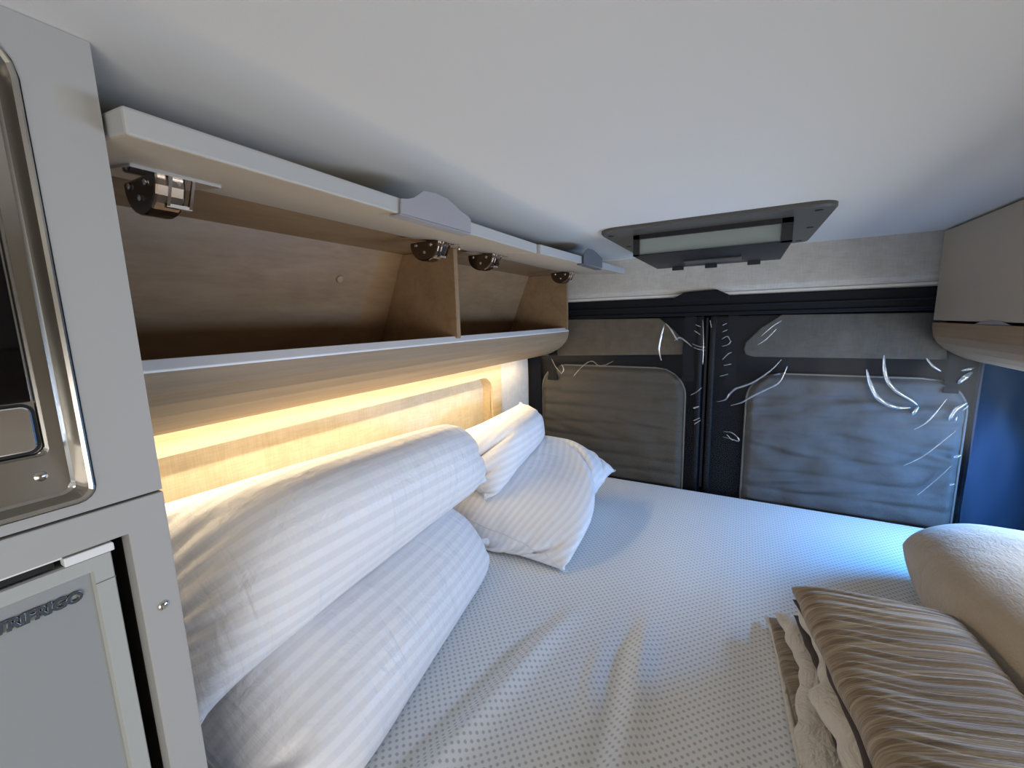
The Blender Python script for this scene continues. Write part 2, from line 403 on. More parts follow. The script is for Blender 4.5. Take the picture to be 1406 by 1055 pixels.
# quilted window covers
def cover(name, outline, seams, mt, label, x0, x1, z0, z1, r, wr=.0025):
    wq = np.random.default_rng(3); W_ = [(wq.uniform(15, 75), wq.uniform(0, PI), wq.uniform(0, 6)) for _ in range(16)]
    e = empty(name, ((x0+x1)/2, D-.012, z0), label, 'window cover')
    n_u, n_v = 90, 80
    U = np.linspace(-1, 1, n_u); V = np.linspace(-1, 1, n_v)
    P = np.zeros((n_u, n_v, 3))
    hw, hh = (x1-x0)/2, (z1-z0)/2
    for i, s in enumerate(U):
        for j, t in enumerate(V):
            x = s*hw; z = t*hh
            # squeeze the top corners round
            lim = hw
            dz = hh - z
            if dz < r: lim = hw - (r - math.sqrt(max(0, r*r-(r-dz)**2)))
            xx = s*lim
            zz = z
            q = 1e9
            for sz in seams: q = min(q, abs((zz+(z0+z1)/2) - sz - .004*math.sin(9*xx+sz*40)))
            puff = .009*(1-math.exp(-(q/.010)**1.3)) + wr*math.sin(31*xx+7*math.sin(23*zz)) * math.sin(27*zz+5*xx)
            edge = min(1, (1-abs(s))*14, (1-abs(t))*14)
            puff += wr*.42*sum(math.sin(f_*(xx*math.cos(a_)+zz*math.sin(a_))+p_)*20/f_**.85 for f_, a_, p_ in W_)/2
            P[i, j] = ((x0+x1)/2+xx, D-.003-.012*edge-puff*edge, (z0+z1)/2+zz)
    b = MB(); b.grid(P)
    back = P.copy(); back[:, :, 1] = D+.004; b.grid(back, flip=True)
    b.build('quilted_cover', mt, e)
    ring = [P[i, -1] for i in range(n_u)] + [P[-1, j] for j in range(n_v-2, -1, -1)] + [P[i, 0] for i in range(n_u-2, -1, -1)] + [P[0, j] for j in range(1, n_v)]
    b = MB(); b.tube([(p[0], D-.006, p[2]) for p in ring[::3]]+[(ring[0][0], D-.006, ring[0][2])], .0035, 6); b.build('binding', M_['piping'], e)
    return e
cover('window_cover', None, [-.26, -.325, -.39, -.455, -.52, -.585, -.64], M_['quiltL'],
      'taupe quilted window cover on the left rear door, nearest the pillows', -.80, -.186, -.70, -.205, .11)
cover('window_cover', None, [-.29, -.36, -.43, -.50, -.57, -.635], M_['quiltR'],
      'grey quilted window cover on the right rear door, lit blue at its right side', .022, .60, -.70, -.212, .10, .0045)
# black webbing straps
def strap(u0, u1, v0, v1, label):
    a = ony(u0, v0, D-.03); c = ony(u1, v0, D-.03); d_ = ony((u0+u1)/2, v1, D-.03)
    b = MB(); wv = (c.x-a.x)
    zs = np.linspace(a.z, d_.z, 10)
    P = [[(a.x+wv*k+.003*math.sin(i*.9), D-.0275-.0005*math.sin(i*1.3), z) for k in (0, .5, 1)] for i, z in enumerate(zs)]
    b.grid(P); b.grid(np.array(P)+np.array([0, .003, 0]), flip=True)
    b.box((a.x-.002, D-.0295, d_.z-.006), (a.x+wv+.002, D-.020, d_.z+.012))
    return tag(b.build('strap', M_['black']), label, 'strap', 'black straps on the rear doors')
strap(940, 955, 432, 522, 'black webbing strap hanging just left of the centre seam of the rear doors')
strap(1000, 1015, 430, 528, 'black webbing strap hanging just right of the centre seam of the rear doors')
strap(1303, 1322, 492, 538, 'short black strap hanging under the tip of the right overhead cabinet')
strap(752, 764, 480, 520, 'short black strap hanging below the far end of the left overhead shelf')
# centre zip between the doors
e = empty('zip_closure', (SEAM, D-.02, M), 'black zip strip running down the seam between the rear doors', 'zip')
b = MB()
for x in (SEAM-.021, SEAM+.021): b.tube([(x, D-.012, z) for z in np.linspace(-.005, M-.02, 12)], .010, 8)
b.build('zip_flap', M_['rail'], e)
b = MB()
for k in range(150): b.box((SEAM-.004, D-.017, -.012-k*.0044), (SEAM+.004, D-.010, -.0145-k*.0044))
b.build('zip_teeth', M_['black2'], e)
# side covers at both ends of the opening; right one coloured as lit blue
def side_cover(name, xa, xb, lean, label, mt='blue_lit'):
    b = MB(); nz = 24; nx = 14
    P = np.zeros((nx, nz, 3))
    for i in range(nx):
        for j in range(nz):
            t = i/(nx-1); z = -.006 + (M-.03+.006)*j/(nz-1)
            P[i, j] = (xa+(xb-xa)*t + lean*j/(nz-1), D-.016-.010*math.sin(PI*t)**.6-.004*math.sin(3*PI*t+.15*j)*math.sin(.5*j), z)
    b.grid(P); Q = P.copy(); Q[:, :, 1] = D+.004; b.grid(Q, flip=True)
    return tag(b.build(name, M_[mt]), label, 'cover')
side_cover('pillar_cover', .615, .755, 0, 'black fabric pillar cover at the right end of the rear doors, coloured as lit blue')
side_cover('pillar_cover', -.872, -.80, 0, 'black fabric pillar cover between the linen side wall and the left rear door', 'black')

# clear plastic film taped over the doors
def film(name, x0, x1, label, creases, seed):
    e = empty(name, ((x0+x1)/2, D-.035, M), label, 'plastic sheet', 'clear plastic sheets over the rear doors')
    r = np.random.default_rng(seed); nx, nz = 150, 150
    X, Z = np.meshgrid(np.linspace(x0, x1, nx), np.linspace(-.008, M-.01, nz), indexing='ij')
    Y = np.zeros_like(X)
    for k in range(26):
        a = r.uniform(0, PI); f = r.uniform(8, 55); A = .05/f*r.uniform(.4, 1)
        Y += A*np.sin(f*(X*math.cos(a)+Z*math.sin(a))+r.uniform(0, 6))*np.exp(-((X-r.uniform(x0, x1))**2+(Z-r.uniform(M, 0))**2)/r.uniform(.01, .06))
    b = MB(); b.grid(np.stack([X, D-.036+Y*.4, Z], -1)); b.build('film', M_['film'], e)
    for pts, wd in creases:
        b = MB()
        Q = [ony(u, v, D-.038) for u, v in pts]
        # resample with a smooth curve
        R = []
        for i in range(len(Q)-1):
            p0, p1, p2, p3 = Q[max(i-1, 0)], Q[i], Q[i+1], Q[min(i+2, len(Q)-1)]
            for t in np.linspace(0, 1, 6, endpoint=False):
                R.append(.5*((2*p1)+(p2-p0)*t+(2*p0-5*p1+4*p2-p3)*t*t+(3*p1-p0-3*p2+p3)*t**3))
        R.append(Q[-1]); n = len(R)
        b.tube(R, [max(.0004, wd*math.sin(PI*min(1, max(0, (i+.6)/(n+.2))))**.6*(.93+.07*math.sin(i*1.1))) for i in range(n)], 8, cap=False)
        b.build('fold', M_['crease'], e)
    return e
wL, wS = .0046, .0022
film('plastic_sheet', -.79, SEAM-.012, 'clear crinkled plastic sheet over the left rear door', [
    ([(912, 446), (908, 462), (905, 480), (908, 495)], wL), ([(914, 444), (921, 452), (928, 464), (931, 468)], wL),
    ([(926, 468), (932, 464), (938, 466), (950, 476)], wL), ([(950, 472), (960, 476), (969, 477)], wS), ([(952, 477), (960, 480), (969, 481)], wS),
    ([(965, 440), (966, 470), (965, 500)], wS), ([(955, 446), (962, 449)], wS), ([(953, 454), (962, 460)], wS),
    ([(948, 543), (957, 538), (964, 532)], wS), ([(952, 561), (960, 558)], wL), ([(952, 578), (961, 574)], wS), ([(953, 583), (962, 577)], wS),
    ([(757, 492), (763, 504), (770, 512)], wS), ([(771, 500), (774, 508), (770, 514)], wS),
    ([(787, 517), (800, 503), (812, 496), (822, 502), (832, 501), (842, 496)], wS)], 5)
film('plastic_sheet', SEAM+.012, .612, 'clear crinkled plastic sheet over the right rear door', [
    ([(1214, 488), (1214, 505), (1219, 524), (1232, 538), (1250, 549), (1260, 557)], .0075),
    ([(1190, 507), (1194, 525), (1204, 545), (1220, 556), (1236, 560), (1250, 560)], .0085),
    ([(1253, 570), (1261, 558)], .006), ([(1272, 492), (1280, 502), (1292, 510)], wL),
    ([(1320, 509), (1330, 507), (1338, 505)], .005), ([(1315, 527), (1324, 519), (1335, 511)], .0085), ([(1303, 578), (1312, 563), (1328, 553)], .0065),
    ([(1312, 579), (1314, 572)], wS), ([(1322, 564), (1330, 557)], wS), ([(1310, 628), (1320, 625)], .006), ([(1304, 666), (1311, 665)], .004),
    ([(1073, 494), (1058, 509), (1036, 524), (1022, 530), (1010, 534), (1002, 541), (996, 549), (984, 552)], wL),
    ([(1081, 503), (1070, 525), (1050, 536), (1030, 546), (1018, 553), (1003, 557)], wL), ([(1074, 440), (1060, 449), (1045, 462)], wS), ([(1066, 452), (1052, 466), (1040, 474)], wS),
    ([(993, 593), (1004, 594), (1013, 601), (1014, 606), (1004, 603), (992, 600)], wS), ([(998, 597), (1006, 605)], wS),
    ([(992, 447), (998, 444)], wS), ([(992, 456), (999, 453)], wS), ([(991, 466), (999, 462), (1003, 469)], wS), ([(991, 476), (1000, 473), (1004, 468)], wS),
    ([(992, 494), (1000, 486), (1005, 484)], wS), ([(994, 502), (1004, 500)], wS), ([(988, 517), (1000, 514)], wS), ([(975, 440), (977, 450)], wS),
    ([(1255, 590), (1275, 578), (1300, 548)], wS), ([(1240, 640), (1270, 625), (1312, 592)], wS), ([(1260, 680), (1290, 655), (1306, 640)], wS)], 9)

# ------------------------------------------------------------------ left wall: headboard panel and pillar
hb = empty('headboard_panel', (-.9, .8, -1.0), 'pale wood wall panel with rounded linen inset behind the pillows', 'wall panel')
WX = -.875
b = MB()
yo0, yo1, zo0, zo1 = .165, 1.478, -1.05, -.172
outer = []; inner = rr(.21, 1.405, -.95, -.222, .062, 8)
# an outer loop that matches the inner one point for point
for (y, z) in inner:
    yy = yo0 if y < .29 else (yo1 if y > 1.33 else y); zz = zo0 if z < -.87 else (zo1 if z > -.30 else z)
    outer.append((yy, zz))
n_ = 9
outer = []
cor = [(yo0, zo0), (yo1, zo0), (yo1, zo1), (yo0, zo1)]
for c4 in range(4):
    for k in range(n_):
        y, z = inner[c4*n_+k]; cy, cz = cor[c4]
        if k < n_//2:   # walk along the edge towards the corner
            outer.append((cy, z) if c4 in (0, 2) else (y, cz))
        elif k == n_//2: outer.append((cy, cz))
        else: outer.append((y, cz) if c4 in (0, 2) else (cy, z))
frame_with_hole(b, [(WX, y, z) for y, z in outer], [(WX, y, z) for y, z in inner], (-.012, 0, 0))
b.build('wood_frame', M_['ash'], hb)
b = MB(); i2 = rr(.207, 1.408, -.953, -.219, .065, 8)
frame_with_hole(b, [(WX-.010, y, z) for y, z in i2], [(WX-.010, y, z) for y, z in inner], (-.040, 0, 0)); b.build('inset_return', M_['ash'], hb)
b = MB(); b.box((WX-.056, .19, -1.0), (WX-.045, 1.44, -.19)); b.build('linen_inset', M_['linen'], hb)
b = MB()
P = [[(WX-.006+.016*t**2, 1.480+t*.245, z) for z in np.linspace(-1.05, -.165, 12)] for t in np.linspace(0, 1, 8)]
b.grid(P); Q = np.array(P); Q[:, :, 0] = XL+.002; b.grid(Q, flip=True)
tag(b.build('pillar_panel', M_['pillar']), 'pale linen pillar panel between the wood headboard and the black rear door', 'wall panel')
# right wall pillar beside the blue-tinted cover
b = MB(); P = [[(.768-.004*t, 1.605+t*.123, z) for z in np.linspace(-1.05, CE-.01, 10)] for t in np.linspace(0, 1, 5)]
b.grid(P); Q = np.array(P); Q[:, :, 0] = XR-.001; b.grid(Q, flip=True)
tag(b.build('pillar_panel', M_['pillar']), 'pale pillar panel at the right edge beside the blue-tinted cover', 'wall panel')

# ------------------------------------------------------------------ overhead cabinets
LIP = [(-.662, -.054), (-.646, -.054), (-.646, -.060), (-.650, -.080), (-.660, -.099), (-.677, -.117), (-.700, -.133), (-.725, -.146), (-.760, -.157), (-.80, -.166), (-.806, -.165), (-.808, -.158), (-.866, -.158), (-.868, -.172), (-.873, -.172), (-.873, -.146), (-.80, -.142), (-.73, -.122), (-.69, -.094), (-.667, -.06)]
oc = empty('overhead_cabinet', (-.77, .9, -.17), 'open oak overhead cabinet on the left wall above the pillows', 'cabinet')
Y0, Y1, DIV = .165, 1.655, .885
b = MB(); b.prism([(x, Y0, z) for x, z in LIP], (0, Y1-Y0+.008, 0)); b.build('front_rail', M_['oak'], oc)
b = MB(); b.prism([(-.664, Y0, -.0385), (-.656, Y0, -.0385), (-.6445, Y0, -.051), (-.6445, Y0, -.0545), (-.664, Y0, -.0545)], (0, Y1+.006-Y0, 0)); b.build('edge_strip', M_['edge'], oc, bevel=.0008)
BK = [(-.812, .196), (-.93, -.075)]     # the slanted back, top to bottom
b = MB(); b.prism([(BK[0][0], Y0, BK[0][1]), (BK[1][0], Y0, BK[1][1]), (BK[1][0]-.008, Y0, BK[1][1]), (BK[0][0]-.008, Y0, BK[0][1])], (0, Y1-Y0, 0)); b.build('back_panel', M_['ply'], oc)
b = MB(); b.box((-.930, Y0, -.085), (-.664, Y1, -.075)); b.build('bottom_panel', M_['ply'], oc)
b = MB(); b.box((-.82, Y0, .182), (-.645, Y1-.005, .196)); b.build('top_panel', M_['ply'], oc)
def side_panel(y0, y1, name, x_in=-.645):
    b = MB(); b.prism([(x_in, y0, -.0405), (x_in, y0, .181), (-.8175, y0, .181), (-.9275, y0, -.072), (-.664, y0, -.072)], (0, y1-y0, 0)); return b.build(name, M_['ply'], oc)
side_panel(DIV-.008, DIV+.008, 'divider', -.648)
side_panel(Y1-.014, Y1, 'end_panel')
b = MB(); b.box((-.6482, DIV-.002, -.039), (-.6474, DIV+.002, .178)); b.build('divider_edge', M_['oak'], oc)
b = MB(); pk = onx(463, 383, -.858); b.disc((-.853, pk.y, pk.z), (1, 0, -.43), .009, .007, 14, .001); b.build('wood_peg', M_['oak'], oc)
b = MB()
for u, v in ((770, 388), (604, 341)):
    b = MB(); p = onx(u, v, -.647); b.disc((-.648 if v > 350 else -.60, p.y if v > 350 else p.y*.6/.647+.07, p.z if v > 350 else .170), (1, -.3, -.3), .004, .004, 12, .002)
    b.build('screw', M_['brass'], oc)
# lift-up doors, opened flat below the ceiling
def und(x, k=.13): return .152 + (-.433-x)*k
def flap(y0, y1, xf0, xf1, dz0, dz1, plate_pts, px_, pm, t=.022):
    b = MB()
    xb = -.632
    P = []
    for (y, xf, dz) in ((y0, xf0, dz0), (y1, xf1, dz1)):
        P.append((y, xf, dz))
    (ya, xa, da), (yb, xb2, db) = P
    b.hexa([(xb, ya, und(xb)), (xa, ya, und(xa)+da), (xb2, yb, und(xb2)+db), (xb, yb, und(xb)),
            (xb, ya, und(xb)+t*.55), (xa, ya, und(xa)+da+t), (xb2, yb, und(xb2)+db+t), (xb, yb, und(xb)+t*.55)])
    b.mi = {2: 1, 3: 1, 4: 1, 5: 1}      # pale edge band round a beige board
    f = b.build('flap_door', [M_['flap2'], M_['flap']], oc, bevel=.0025)
    b = MB(); b.prism([(px_, y, z) for y, z in plate_pts], (.0025, 0, 0))
    ys = [q[0] for q in plate_pts]; zb = min(q[1] for q in plate_pts)
    b.box((px_-.02, min(ys), zb-.002), (px_, max(ys), zb))
    b.build('latch_plate', pm, f)
    return f
def plate_from(px_list, x): return [(onx(u, v, x).y, onx(u, v, x).z) for u, v in px_list]
f1 = flap(.1635, .914, -.433, -.433, 0, 0, plate_from([(549, 293), (549, 273), (558, 273.5), (567, 272), (574, 267), (580, 262.5), (597, 266), (612, 273), (622, 281), (632, 291), (642, 298), (645, 303), (645, 320)], -.431), -.431, M_['plate'])
f2 = flap(.918, 1.650, -.425, -.411, 0, .014, plate_from([(801, 362), (801, 349), (803, 345), (807, 341.5), (812, 342.5), (818, 347), (823, 352), (826, 355), (826, 368)], -.414), -.414, M_['plate2'])
# half-disc lift hinges under the doors
def hinge(y, par, x=-.608):
    zt = und(x)-.001
    b = MB()
    R = .040; pts = []
    for k in range(13):
        a = PI*k/12; pts.append((x + R*math.cos(a), y-.016, zt-.003 - R*1.02*math.sin(a)**.8))
    b.prism(pts, (0, .030, 0))
    h = b.build('hinge', M_['bronze'], par, bevel=.003)
    b = MB()
    b.hexa([(x-.045, y-.040, und(x-.045)-.003), (x+.05, y-.040, und(x+.05)-.003), (x+.05, y+.046, und(x+.05)-.003), (x-.045, y+.046, und(x-.045)-.003),
            (x-.045, y-.040, und(x-.045)), (x+.05, y-.040, und(x+.05)), (x+.05, y+.046, und(x+.05)), (x-.045, y+.046, und(x-.045))])
    # chrome bracket on the front of the cup
    for yy in (y-.004, y+.018):
        b.prism([(x+.044, yy, zt-.004), (x+.047, yy, zt-.004), (x+.030, yy, zt-.036), (x+.026, yy, zt-.034)], (0, .003, 0))
    b.box((x+.040, y-.006, zt-.007), (x+.047, y+.023, zt-.003)); b.box((x+.022, y-.004, zt-.037), (x+.030, y+.021, zt-.033))
    b.tube([(x+.044, y-.010, zt-.005), (x+.044, y+.028, zt-.005)], .0025, 8)
    for yy in (-.032, .038): b.disc((x+.02, y+yy, zt), (0, 0, -1), .004, .003, 10, .001)
    for dx_, dz_ in ((-.022, -.010), (.0, -.026), (.018, -.012)): b.disc((x+dx_, y-.0165, zt+dz_), (0, -1, 0), .0035, .0015, 10, .0008)
    b.tube([(x+.038, y+.007, zt-.010), (x+.028, y+.007, zt-.030)], .0028, 8)
    o = b.build('bracket', M_['chrome'], par)
    return h
for y in (.250, .735): hinge(y, f1)
for y in (.955, 1.500): hinge(y, f2)
# LED strip below the cabinet
b = MB(); b.box((-.829, .18, -.1650), (-.815, 1.62, -.1585)); led = b.build('led_strip', M_['led'])
tag(led, 'glowing warm LED strip hidden under the left overhead cabinet', 'light')

# right overhead cabinet
rc = empty('overhead_cabinet', (.63, 1.0, -.15), 'closed beige overhead cabinet with oak bottom rail at the right edge', 'cabinet')
RY0, RY1 = -.35, 1.692
b = MB(); b.box((.4905, RY0+.002, -.033), (.508, RY1, CE-.006)); dd = b.build('flap_door', M_['flap2'], rc, bevel=.002)
b = MB()
b.box((.510, RY0, -.035), (XR-.002, RY1-.004, CE-.001)); b.build('carcass', M_['cab'], rc)
b = MB(); b.prism([(-.155-x, RY0, z) for x, z in [(-.645, -.040), (-.6455, -.054)] + LIP[3:11]] + [(.783, RY0, -.172), (.783, RY0, -.04)], (0, RY1-RY0+.001, 0)); b.build('bottom_rail', M_['oak'], rc)
b = MB(); pp = [onx(u, v, .489) for u, v in ((1339, 445), (1346, 442), (1360, 440), (1376, 442), (1388, 447))]
b.prism([(.4885, p.y, p.z) for p in pp], (.002, 0, 0)); b.build('latch_plate', M_['plate'], dd)

# ------------------------------------------------------------------ tall cabinet with microwave and fridge
FX, CY = -.461, .160
tc = empty('tall_cabinet', (-.68, -.1, FL), 'pale grey tall cabinet at the left edge holding microwave and fridge', 'cabinet')
yL = -.42
b = MB()   # upper front panel with the microwave cut-out
o_ = [(yL, -.1455), (CY, -.1455), (CY, CE-.0005), (yL, CE-.0005)]
hole = rr(-.36, .1175, -.1375, .209, (.012, .012, .03, .03), 4)
loopo = []
for c4 in range(4):
    for k in range(5):
        y, z = hole[c4*5+k]; cy, cz = o_[c4]
        if k < 2: loopo.append((cy, z) if c4 in (0, 2) else (y, cz))
        elif k == 2: loopo.append((cy, cz))
        else: loopo.append((y, cz) if c4 in (0, 2) else (cy, z))
frame_with_hole(b, [(FX, y, z) for y, z in loopo], [(FX, y, z) for y, z in hole], (-.018, 0, 0)); b.build('upper_front', M_['cab'], tc)
b = MB()   # lower front panel with the fridge opening
o_ = [(yL, -1.60), (CY, -1.60), (CY, -.1475), (yL, -.1475)]; ho = [(-.36, -1.15), (.1315, -1.15), (.1315, -.176), (-.36, -.176)]
frame_with_hole(b, [(FX+.0012, y, z) for y, z in o_], [(FX+.0012, y, z) for y, z in ho], (-.019, 0, 0)); b.build('lower_front', M_['cab'], tc, bevel=.0012)
b = MB(); b.box((XL+.003, CY-.018, FL), (FX-.019, CY-.001, CE-.001)); b.box((XL+.003, yL, FL), (FX-.019, yL+.016, CE-.001)); b.build('side_panel', M_['cab'], tc)
b = MB(); b.box((-.70, -.37, -.172), (FX-.02, CY-.02, -.150)); b.build('shelf', M_['cab'], tc)
b = MB(); p = onx(225, 832, FX+.002); b.disc((FX+.0012, p.y, p.z), (1, 0, 0), .0042, .0012, 18, .001, True); b.build('screw', M_['chrome'], tc)
b = MB(); p = onx(258, 866, FX); b.box((FX-.016, CY-.001, p.z-.006), (FX-.008, CY+.003, p.z+.006)); b.build('door_bumper', M_['black2'], tc)
# microwave with pressed stainless surround
mw = empty('microwave', (-.6, -.12, -.135), 'built-in microwave with shiny stainless surround and black glass', 'microwave')
def ml(x, y1, z0, z1, r): return [(x, y, z) for y, z in rr(-.35-(.1175-y1)*0+(.117-y1), y1, z0, z1, r, 5)]
b = MB()
loft(b, [ml(FX-.004, .1165, -.1365, .208, (.011, .011, .029, .029)), ml(FX+.0018, .1163, -.1363, .2078, (.011, .011, .029, .029)), ml(FX+.0024, .1150, -.135, .2065, (.010, .010, .028, .028)),
         ml(FX+.0010, .1128, -.133, .2045, (.009, .009, .026, .026)), ml(FX-.011, .1085, -.1300, .2005, (.009, .009, .024, .024)), ml(FX-.013, .1065, -.128, .1985, (.008, .008, .022, .022)),
         ml(FX-.0135, .0985, -.096, .19, .006), ml(FX-.0095, .0972, -.0945, .189, .006), ml(FX-.0085, .0955, -.093, .187, .006), ml(FX-.010, .0945, -.092, .186, .006)])
b.build('surround', M_['steel'], mw)
b = MB(); b.box((FX-.03, -.31, -.0520), (FX-.0088, .0935, .184)); b.build('glass_door', M_['glassblk'], mw, bevel=.001)
b = MB(); b.prism([(FX-.0100, y, z) for y, z in rr(-.05, .0920, -.0895, -.0545, .006, 5)], (.0035, 0, 0)); b.build('button', M_['chrome'], mw, bevel=.0012)
b = MB(); b.prism([(FX-.0104, y, z) for y, z in rr(-.0525, .0942, -.0918, -.0528, .0075, 5)], (.0015, 0, 0)); b.build('button_gap', M_['dark'], mw)
b = MB(); p = onx(106, 667, FX-.012); b.disc((FX-.0135, p.y, p.z), (1, 0, 0), .0052, .001, 16, .003, True)
b.build('screw', M_['chrome'], mw)
b = MB(); p = onx(57, 655, FX-.012); b.disc((FX-.0137, p.y, p.z), (1, 0, 0), .0040, .0006, 16, .0012, True); b.build('rivet', M_['steel'], mw)
# fridge
fr = empty('fridge', (-.6, -.12, -1.15), 'grey built-in fridge below the microwave with metal lettering', 'fridge')
b = MB(); b.box((-.86, -.355, -1.145), (-.50, .127, -.180)); b.build('body', M_['dark'], fr)
b = MB(); fx = FX-.010
def fl(x, y1, z1, i=0): return [(x, y, z) for y, z in [(-.34+i, -1.13+i), (y1, -1.13+i), (y1, z1), (-.34+i, z1)]]
loft(b, [fl(fx-.03, .1215, -.1885), fl(fx-.001, .1215, -.1885), fl(fx+.001, .1205, -.1895), fl(fx+.001, .1085, -.2010, .012), fl(fx-.002, .1068, -.2027, .014)], capend=False)
fd = b.build('door_frame', M_['fridgeframe'], fr)
b = MB(); b.box((fx-.01, -.327, -1.117), (fx-.0021, .1072, -.2023)); b.build('door_panel', M_['fridge'], fr)
b = MB(); b.box((fx+.0012, .1080, -.2130), (fx+.0016, .1216, -.2126)); b.build('corner_joint', M_['plate2'], fr)
b = MB()
b.prism([(fx-.004, .092, -.1795), (fx-.004, .1215, -.1795), (fx-.004, .1225, -.1812), (fx-.004, .1225, -.1872), (fx-.004, .092, -.1872)], (.010, 0, 0))
b.box((fx-.006, -.02, -.1800), (fx+.004, .092, -.1772)); b.build('latch_lever', M_['white'], fr, bevel=.0008)
b = MB(); b.box((fx-.012, .02, -.187), (fx-.002, .088, -.1805)); b.build('latch_slot', M_['dark'], fr)
# raised metal lettering
cu = bpy.data.curves.new('badge', 'FONT'); cu.body = 'VITRIFRIGO'; cu.size = .0118; cu.extrude = .0006; cu.bevel_depth = .0003; cu.offset = .0004
cu.space_character = .93; cu.shear = .12; cu.align_x = 'RIGHT'
to = bpy.data.objects.new('tmp', cu); C.objects.link(to)
me = bpy.data.meshes.new_from_object(to.evaluated_get(bpy.context.evaluated_depsgraph_get()))
C.objects.unlink(to); bpy.data.objects.remove(to)
bo = bpy.data.objects.new('badge', me); C.objects.link(bo); me.materials.clear(); me.materials.append(M_['badge'])
me.name = 'badge'
off = world_loc(fr); bo.parent = fr
bp = onx(113, 822, fx-.002)
for v in me.vertices:
    x, y, z = v.co; v.co = (fx-.0010+z-off.x, bp.y+x-off.y, bp.z+y+EYE-off.z)
bo['label'] = 'metal lettering on the fridge door'

# ------------------------------------------------------------------ roof vent
rv = empty('roof_vent', (-.1, 1.35, .16), 'dark roof vent with grey screen in the ceiling', 'roof vent')
b = MB(); lo = rr(-.345, .160, 1.088, 1.610, (.05, .045, .03, .03), 6)
loft(b, [[(x, y, CE) for x, y in lo], [(x, y, CE-.007) for x, y in lo], [(x*.985-.0015, 1.349+(y-1.349)*.985, CE-.011) for x, y in lo]]); b.build('flange', M_['ventflange'], rv)
b = MB(); bx0, bx1, by0, by1, bz0, bz1 = -.270, .087, 1.17, 1.535, .160, CE-.010
b.prism([(x, y, bz1) for x, y in ((bx0, by0+.012), (bx1, by0+.012), (bx1, by1), (bx0, by1))], (0, 0, bz0-bz1))
b.box((bx0, by0, bz0), (bx0+.016, by0+.012, bz1)); b.box((bx1-.022, by0, bz0), (bx1, by0+.012, bz1)); b.box((bx0, by0, bz1-.012), (bx1, by0+.012, bz1)); b.box((bx0, by0, bz0), (bx1, by0+.012, bz0+.003))
b.build('housing', M_['black2'], rv)
b = MB(); b.box((bx0+.015, by0+.008, bz0+.002), (bx1-.02, by0+.0115, bz1-.011)); b.build('screen', M_['screen'], rv)
b = MB(); b.box((-.165, 1.36, bz0-.006), (-.015, 1.42, bz0)); b.build('handle', M_['ventflange'], rv, bevel=.002)
for x in (-.22, -.12, .0):
    b = MB(); b.box((x, by1-.014, bz0-.010), (x+.035, by1, bz0)); b.build('clip', M_['black2'], rv)
for x, y in ((-.322, 1.14), (-.322, 1.34), (-.322, 1.56), (.128, 1.13), (.135, 1.34), (.132, 1.56)):
    b = MB(); b.disc((x, y, CE-.0105), (0, 0, -1), .0075, .002, 14); b.build('screw', M_['black2'], rv)

# ------------------------------------------------------------------ bed
bd = MB(); bd.box((-.872, .20, FL), (.765, 1.69, M-.17)); tag(bd.build('bed_platform', M_['cab']), 'pale bed platform carrying the mattress', 'bed base')
def mattress():
    x0, x1, y0, y1 = -.868, .752, .185, 1.690
    nx, ny = 190, 190
    X, Y = np.meshgrid(np.linspace(x0, x1, nx), np.linspace(y0, y1, ny), indexing='ij')
    Z = np.full_like(X, M)
    def ridge(pts, h, wd, dip=.6):
        P = np.array([list(onz(u, v, M))[:2] for u, v in pts]); out = np.zeros_like(X)
        best = np.full_like(X, 9.); sgn = np.zeros_like(X); par = np.zeros_like(X)
        for i in range(len(P)-1):
            a, c = P[i], P[i+1]; d = c-a; L2 = d@d
            t = np.clip(((X-a[0])*d[0]+(Y-a[1])*d[1])/L2, 0, 1)
            dx = X-a[0]-t*d[0]; dy = Y-a[1]-t*d[1]; q = np.hypot(dx, dy)
            k = q < best; best = np.where(k, q, best); sgn = np.where(k, np.sign(dx*d[1]-dy*d[0]), sgn); par = np.where(k, (i+t)/(len(P)-1), par)
        s = best*sgn
        amp = np.clip(par*4, 0, 1)
        return h*amp*(np.exp(-(s/wd)**2) - dip*np.exp(-((s-wd*1.7)/wd)**2))
    Z += ridge([(800, 830), (740, 890), (665, 975), (590, 1060), (520, 1150)], .015, .022, .5)
    Z += ridge([(895, 840), (880, 900), (868, 980), (850, 1060), (830, 1150)], .013, .022, .7)
    Z += ridge([(830, 880), (812, 925), (806, 980)], .004, .012)
    Z += ridge([(1010, 780), (1000, 850), (990, 950), (985, 1060)], .003, .04, .4)
    ed = np.minimum.reduce([X-x0, x1-X, Y-y0, y1-Y]); rr_ = .028
    Z -= np.where(ed < rr_, rr_-np.sqrt(np.maximum(0, rr_**2-(rr_-ed)**2)), 0)
    b = MB(); b.grid(np.stack([X, Y, Z], -1), uv=np.stack([X, Y], -1))
    # sides
    for sl in (np.stack([X[0], Y[0], Z[0]], -1), np.stack([X[-1], Y[-1], Z[-1]], -1), np.stack([X[:, 0], Y[:, 0], Z[:, 0]], -1), np.stack([X[:, -1], Y[:, -1], Z[:, -1]], -1)):
        lo = sl.copy(); lo[:, 2] = M-.165
        b.grid(np.stack([sl, lo], 0))
    o = b.build('mattress', M_['mattress'])
    return tag(o, 'pale grey dotted knit mattress filling the bed', 'mattress')
mattress()

